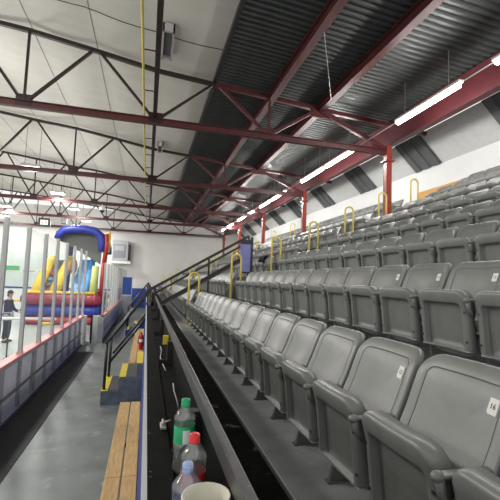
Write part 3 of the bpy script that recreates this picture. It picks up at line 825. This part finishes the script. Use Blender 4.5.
# ------------------------------------------------------------------ inflatable slide
IY = 20.0
t = thing('inflatable_slide', 'red yellow and blue inflatable slide with a blue arched roof on the rink', 'inflatable', (0, 22.0, -.258)); t.scale = (1.1, 1.1, 1.1)
def ring(z, r, m_, name, x0=-5.25, x1=-2.32, y1=4.2):
    pts = []
    n = 14
    for k in range(n+1): pts.append((x0+(x1-x0)*k/n, 0, z))
    mb = MB()
    # bulging segments
    P = []; Rr = []
    for k in range(8*5+1):
        u = k/40; P.append((x0+(x1-x0)*u, .0, z)); Rr.append(r*(.93+.07*abs(math.sin(u*8*math.pi))))
    mb.tube(P, Rr, 12)
    mb.tube([(x0, 0, z), (x0, y1, z)], r*.97, 12); mb.tube([(x1, 0, z), (x1, y1, z)], r*.97, 12); mb.tube([(x0, y1, z), (x1, y1, z)], r*.97, 12)
    mb.ball((x0, 0, z), r, 10); mb.ball((x1, 0, z), r, 10)
    return mb.build(name, m_, t)
ring(.42, .19, 'inf_red', 'bottom_tube'); ring(.85, .26, 'inf_blue', 'middle_tube'); ring(1.38, .29, 'inf_maroon', 'upper_tube')
MB().tube([(-5.25, -.1, 1.70), (-2.32, -.1, 1.70)], .07, 8).build('yellow_piping', 'inf_yellow', t)
MB().box(-5.25, -2.32, 0, 4.2, .23, 1.55).build('mattress', 'inf_maroon', t)
def slab(poly, y0, y1, m_, name): return MB().prism(poly, y0, y1).build(name, m_, t)
# climbing wall with yellow side bolsters, rising to the right and back
def bolster(x0, x1, yy, name):
    mb = MB(); P = [(x0, yy, 1.6), (x0+(x1-x0)*.35, yy+.35, 2.3), (x0+(x1-x0)*.75, yy+.8, 3.0), (x1, yy+1.0, 3.3)]
    mb.tube(P, [.26, .24, .22, .19], 12); mb.ball(P[-1], .19, 10); return mb.build(name, 'inf_yellow', t)
bolster(-4.95, -4.52, .1, 'side_bolster'); bolster(-4.15, -3.72, .1, 'side_bolster')
mb = MB(); mb.add([(-4.75, .15, 1.55), (-4.15, .15, 1.55), (-3.8, 1.1, 3.25), (-4.4, 1.1, 3.25), (-4.75, .5, 1.55), (-4.15, .5, 1.55), (-3.8, 1.4, 3.25), (-4.4, 1.4, 3.25)], [(0, 1, 2, 3), (7, 6, 5, 4), (0, 4, 5, 1), (1, 5, 6, 2), (2, 6, 7, 3), (3, 7, 4, 0)]); mb.build('climbing_wall', 'inf_grey', t)
for k in range(6):
    u = (k+.5)/6; 
    for s in (0, 1):
        c = (-4.6+.36*s+.36*u, .12+.93*u, 1.6+1.65*u)
        MB().ball(c, .09, 8, (1.3, 1, .9)).build('climbing_hold', ['inf_red', 'inf_brown', 'inf_sky'][(k+s) % 3], t)
MB().ball((-3.45, .5, 2.95), .24, 12, (.7, .7, 1.6)).build('brown_pillar', 'inf_brown', t)
mb = MB(); mb.add([(-3.55, .1, 1.55), (-2.85, .1, 1.55), (-2.75, 1.6, 3.35), (-3.3, 1.6, 3.35), (-3.55, .5, 1.55), (-2.85, .5, 1.55), (-2.75, 1.9, 3.35), (-3.3, 1.9, 3.35)], [(0, 1, 2, 3), (7, 6, 5, 4), (0, 4, 5, 1), (1, 5, 6, 2), (2, 6, 7, 3), (3, 7, 4, 0)]); mb.build('slide_lane', 'inf_sky', t)
MB().tube([(-2.82, .05, 1.6), (-2.78, .9, 2.5), (-2.72, 1.6, 3.4)], [.16, .15, .14], 10).build('slide_bolster', 'inf_sky', t)
MB().tube([(-2.45, .1, 1.5), (-2.4, .1, 3.0)], [.2, .15], 10).build('lime_pillar', 'inf_lime', t)
# arched roof
mb = MB(); P = [(-4.25, .2, 4.22), (-4.12, .2, 4.46), (-3.92, .2, 4.66), (-3.5, .2, 4.74), (-3.0, .2, 4.76), (-2.55, .2, 4.70), (-2.26, .2, 4.46), (-2.18, .2, 4.1), (-2.16, .2, 3.72)]
mb.tube(P, [.12]+[.2]*7+[.18], 12); mb.build('arch_tube', 'inf_blue', t)
mb = MB(); P2 = [Vector(p)+Vector((0, 3.4, .05)) for p in P]
mb.tube(P2, .15, 12); mb.build('arch_tube', 'inf_blue', t)
mb = MB(); n = len(P); vs = [Vector(p)+Vector((0, 0, .02)) for p in P]+P2+[Vector(p)+Vector((0, 0, -.03)) for p in P]+[p+Vector((0, 0, -.05)) for p in P2]
mb.add(vs, [(i, i+1, n+i+1, n+i) for i in range(n-1)]+[(2*n+i, 3*n+i, 3*n+i+1, 2*n+i+1) for i in range(n-1)], True); mb.build('roof_membrane', 'inf_grey', t)
mb = MB(); mb.add([(-4.1, .6, 4.2), (-2.25, .6, 3.1), (-2.2, .6, 4.6), (-3.9, .6, 4.7), (-4.1, .66, 4.2), (-2.25, .66, 3.1), (-2.2, .66, 4.6), (-3.9, .66, 4.7)], [(0, 1, 2, 3), (7, 6, 5, 4), (0, 4, 5, 1), (1, 5, 6, 2), (2, 6, 7, 3), (3, 7, 4, 0)]); mb.build('side_net', 'inf_grey', t)
MB().tube([(-2.1, .15, 1.5), (-2.06, .15, 3.3)], [.10, .09], 10).build('corner_pillar', 'inf_red', t)
MB().tube([(-2.03, .15, 3.2), (-1.98, .15, 4.0), (-2.0, .15, 4.6)], [.11, .11, .09], 10).build('corner_pillar', 'inf_red', t)
MB().tube([(-1.9, .3, 3.7), (-1.9, .3, 4.7)], .09, 8).build('yellow_post', 'inf_yellow', t)
MB().tube([(-4.3, 3.4, 1.5), (-4.2, 3.5, 4.2)], .18, 10).build('corner_pillar', 'inf_blue', t)

# ------------------------------------------------------------------ barrier and person on the rink
t = thing('crowd_barrier', 'white pipe barrier with black legs in front of the inflatable', 'barrier', (-4.9, 13.4, -.02))
MB().tube([(-.5, 0, 1.19), (2.25, 0, 1.19)], .045, 10).build('top_pipe', 'white_plastic', t)
for x in (.1, .95, 1.75):
    MB().tube([(x, 0, .03), (x, 0, 1.16)], .022, 8).build('post', 'black_plastic', t)
    MB().box(x-.03, x+.03, -.28, .28, 0, .03).build('foot', 'black_plastic', t)
MB().tube([(1.85, 0, 1.05), (2.2, 0, 1.05)], .04, 8).build('yellow_sleeve', 'yellow', t)

def skin_mesh(name, verts, edges, radii, root, m_, parent, sub=2):
    me = bpy.data.meshes.new(name); me.from_pydata(verts, edges, []); o = bpy.data.objects.new(name, me); COL.objects.link(o)
    md = o.modifiers.new('skin', 'SKIN'); md.use_smooth_shade = True
    for i, sv in enumerate(me.skin_vertices[0].data):
        r = radii[i]; sv.radius = r if isinstance(r, tuple) else (r, r); sv.use_root = (i == root)
    ms = o.modifiers.new('sub', 'SUBSURF'); ms.levels = sub; ms.render_levels = sub
    bpy.context.view_layer.update()
    dg = bpy.context.evaluated_depsgraph_get(); e = bpy.data.meshes.new_from_object(o.evaluated_get(dg))
    bpy.data.objects.remove(o); e.materials.clear(); e.materials.append(MATS[m_])
    for p in e.polygons: p.use_smooth = True
    ob = bpy.data.objects.new(name, e); COL.objects.link(ob); ob.parent = parent
    return ob
PP = (-4.90, 16.4, -.02)
pt = thing('person', 'person in dark hoodie and cap standing on the rink behind the glass, arm out', 'person', PP); pt.scale = (1.04, 1.04, 1.04)
# body (bare figure under the clothes): facing right (+x), left arm reaching to the left of the photo
V = [(0, 0, .96), (0, 0, 1.12), (0, 0, 1.32), (0, 0, 1.46), (.015, 0, 1.56), (.03, 0, 1.66), (.035, 0, 1.76),
     (0, .10, .93), (.03, .11, .50), (0, .11, .09), (.13, .11, .03),
     (0, -.10, .93), (.0, -.12, .50), (-.04, -.12, .09), (.09, -.12, .03),
     (0, .19, 1.42), (.10, .24, 1.16), (.30, .18, 1.06), (.37, .17, 1.06),
     (-.04, -.19, 1.42), (-.28, -.22, 1.30), (-.52, -.20, 1.26), (-.59, -.20, 1.25)]
E_ = [(0, 1), (1, 2), (2, 3), (3, 4), (4, 5), (5, 6), (0, 7), (7, 8), (8, 9), (9, 10), (0, 11), (11, 12), (12, 13), (13, 14), (3, 15), (15, 16), (16, 17), (17, 18), (3, 19), (19, 20), (20, 21), (21, 22)]
Rd = [(.12, .15), (.11, .145), (.115, .17), (.09, .12), .055, .085, .075, .085, .062, .042, .035, .085, .062, .042, .035, .06, .046, .033, .03, .06, .046, .033, .03]
# five fingers on each hand
def hand(base, d, side):
    i0 = base; b = Vector(V[i0])
    for k in range(4):
        off = Vector((0, 0, .028-.019*k)); L_ = (.075, .085, .078, .06)[k]
        V.append(tuple(b+off+d*.05)); V.append(tuple(b+off+d*(.05+L_*.55)+Vector((0, 0, -.008)))); V.append(tuple(b+off+d*(.05+L_)+Vector((0, 0, -.024))))
        n_ = len(V); E_.extend([(i0, n_-3), (n_-3, n_-2), (n_-2, n_-1)]); Rd.extend([.011, .0095, .008])
    V.append(tuple(b+Vector((0, side*.03, .03))+d*.02)); V.append(tuple(b+Vector((0, side*.045, .035))+d*.06))
    n_ = len(V); E_.extend([(i0, n_-2), (n_-2, n_-1)]); Rd.extend([.012, .009])
hand(18, Vector((1, 0, -.1)).normalized(), -1); hand(22, Vector((-1, 0, -.1)).normalized(), 1)
body = skin_mesh('body', V, E_, Rd, 0, 'skin', pt)
# face details
fm = MB(); fm.ball((.118, 0, 1.685), .016, 8, (1, .8, 1.2)); fm.build('nose', 'skin', pt)
for s in (-1, 1):
    MB().ball((.102, s*.032, 1.705), .011, 8).build('eye', 'ink', pt); MB().ball((.03, s*.085, 1.69), .022, 8, (1, .4, 1.4)).build('ear', 'skin', pt)
MB().ball((.105, 0, 1.64), .016, 8, (.5, 1.5, .4)).build('mouth', 'inf_brown', pt)
# hoodie
hv = [(0, 0, 1.00), (0, 0, 1.15), (0, 0, 1.33), (0, 0, 1.47), (-.02, 0, 1.54), (0, .2, 1.43), (.10, .25, 1.16), (.29, .185, 1.065), (-.04, -.2, 1.43), (-.28, -.225, 1.30), (-.50, -.205, 1.262)]
skin_mesh('hoodie', hv, [(0, 1), (1, 2), (2, 3), (3, 4), (3, 5), (5, 6), (6, 7), (3, 8), (8, 9), (9, 10)], [(.15, .19), (.145, .19), (.15, .205), (.12, .15), (.10, .11), .085, .068, .052, .085, .068, .052], 0, 'navy', pt)
tv = [(0, 0, .99), (0, .10, .92), (.03, .112, .50), (.0, .112, .12), (0, -.10, .92), (0, -.122, .50), (-.04, -.122, .12)]
skin_mesh('trousers', tv, [(0, 1), (1, 2), (2, 3), (0, 4), (4, 5), (5, 6)], [(.14, .17), .115, .085, .075, .115, .085, .075], 0, 'trousers', pt)
wm = MB(); wm.lathe([(.14, .78), (.20, .80), (.205, .95), (.19, 1.05), (.16, 1.08)], (0, 0, 0), 20); o = wm.build('tied_jacket', 'grey_cloth', pt); o.scale = (.95, 1.12, 1)
for (x, y) in ((.05, .112), (.01, -.122)): MB().ball((x, y, .05), .06, 10, (2.1, .85, .8)).build('shoe', 'black_plastic', pt)
cm = MB(); cm.lathe([(.098, 1.735), (.10, 1.77), (.085, 1.82), (.05, 1.85), (0, 1.86)], (.03, 0, 0), 18); cm.build('cap', 'cap_dark', pt)
MB().ball((.15, 0, 1.745), .075, 10, (1.1, 1, .14)).build('cap_peak', 'cap_orange', pt)
MB().ball((.005, 0, 1.68), .09, 10, (.85, .98, 1.0)).build('hair', 'cap_dark', pt)
# grey stack of folded chairs/blocks beside the person
t = thing('foam_block', 'pale grey foam block beside the person at the photo edge', 'foam block', (-5.62, 15.2, -.02))
MB().bbox(-.5, .28, -.3, .3, 0, 1.1, .08).build('block', 'grey_cloth', t); MB().bbox(-.45, .24, -.26, .26, 1.1, 1.38, .08).build('pad', 'white_plastic', t)

# clothing left on seats beyond the aisle
def jacket(n, y, lab, m_, sx=.5):
    t = bpy.data.objects.new('draped_jacket', None); COL.objects.link(t); t.location = seat_loc(n, y); tag(t, lab, 'jacket', 'clothes on the seats')
    m = MB(); nx, nz = 14, 10; vs = []
    for i in range(nx+1):
        for j in range(nz+1):
            yy_ = (i/nx-.5)*sx; v = j/nz
            if v < .55: z = .55+v/.55*.30; x = .02+.30*(z-.55)-.045
            else: z = .85-(v-.55)/.45*.22; x = .20+.02*v
            vs.append((x-.012*math.sin(i*1.7+j), yy_+.012*math.sin(j*2), z+.012*math.sin(i*2.1)))
    q = nz+1; m.add(vs, [(i*q+j, i*q+j+1, (i+1)*q+j+1, (i+1)*q+j) for i in range(nx) for j in range(nz)], True)
    o = m.build('cloth', m_, t); o.modifiers.new('s', 'SOLIDIFY').thickness = .02
    MB().tube([(-.02, -sx*.42, .74), (-.10, -sx*.45, .6), (-.13, -sx*.4, .45)], [.05, .045, .035], 8).build('sleeve', m_, t)
jacket(2, 10.49, 'black jacket draped over a seat beyond the first aisle, right of the pair', 'cloth_black', .45)
jacket(2, 12.47, 'dark purple jacket draped over a seat beyond the first aisle, left of the pair', 'cloth_purple', .45)

# ------------------------------------------------------------------ light, world, camera
w = bpy.data.worlds.new('World'); S.world = w; w.use_nodes = True
bg = w.node_tree.nodes['Background']; bg.inputs[0].default_value = (1, .985, .96, 1); bg.inputs[1].default_value = 1.0

cam = bpy.data.cameras.new('Camera'); co = bpy.data.objects.new('Camera', cam); COL.objects.link(co)
yaw, pitch, roll = R(14.65363571), R(4.47513661), R(2.07757647)
fw = Vector((math.sin(yaw)*math.cos(pitch), math.cos(yaw)*math.cos(pitch), math.sin(pitch)))
r0 = Vector((math.cos(yaw), -math.sin(yaw), 0)); u0 = r0.cross(fw)
rr = math.cos(roll)*r0+math.sin(roll)*u0; uu = -math.sin(roll)*r0+math.cos(roll)*u0
M = Matrix.Identity(4)
for i in range(3): M[i][0] = rr[i]; M[i][1] = uu[i]; M[i][2] = -fw[i]; M[i][3] = (0, 0, CZ)[i]
co.matrix_world = M
cam.sensor_width = 36; cam.lens = 36*390/500.; cam.clip_start = .05; cam.clip_end = 200
S.camera = co
S.view_settings.view_transform = 'Standard'; S.view_settings.look = 'None'; S.view_settings.gamma = 1
S.view_settings.use_curve_mapping = False
S.view_settings.exposure = 0.0
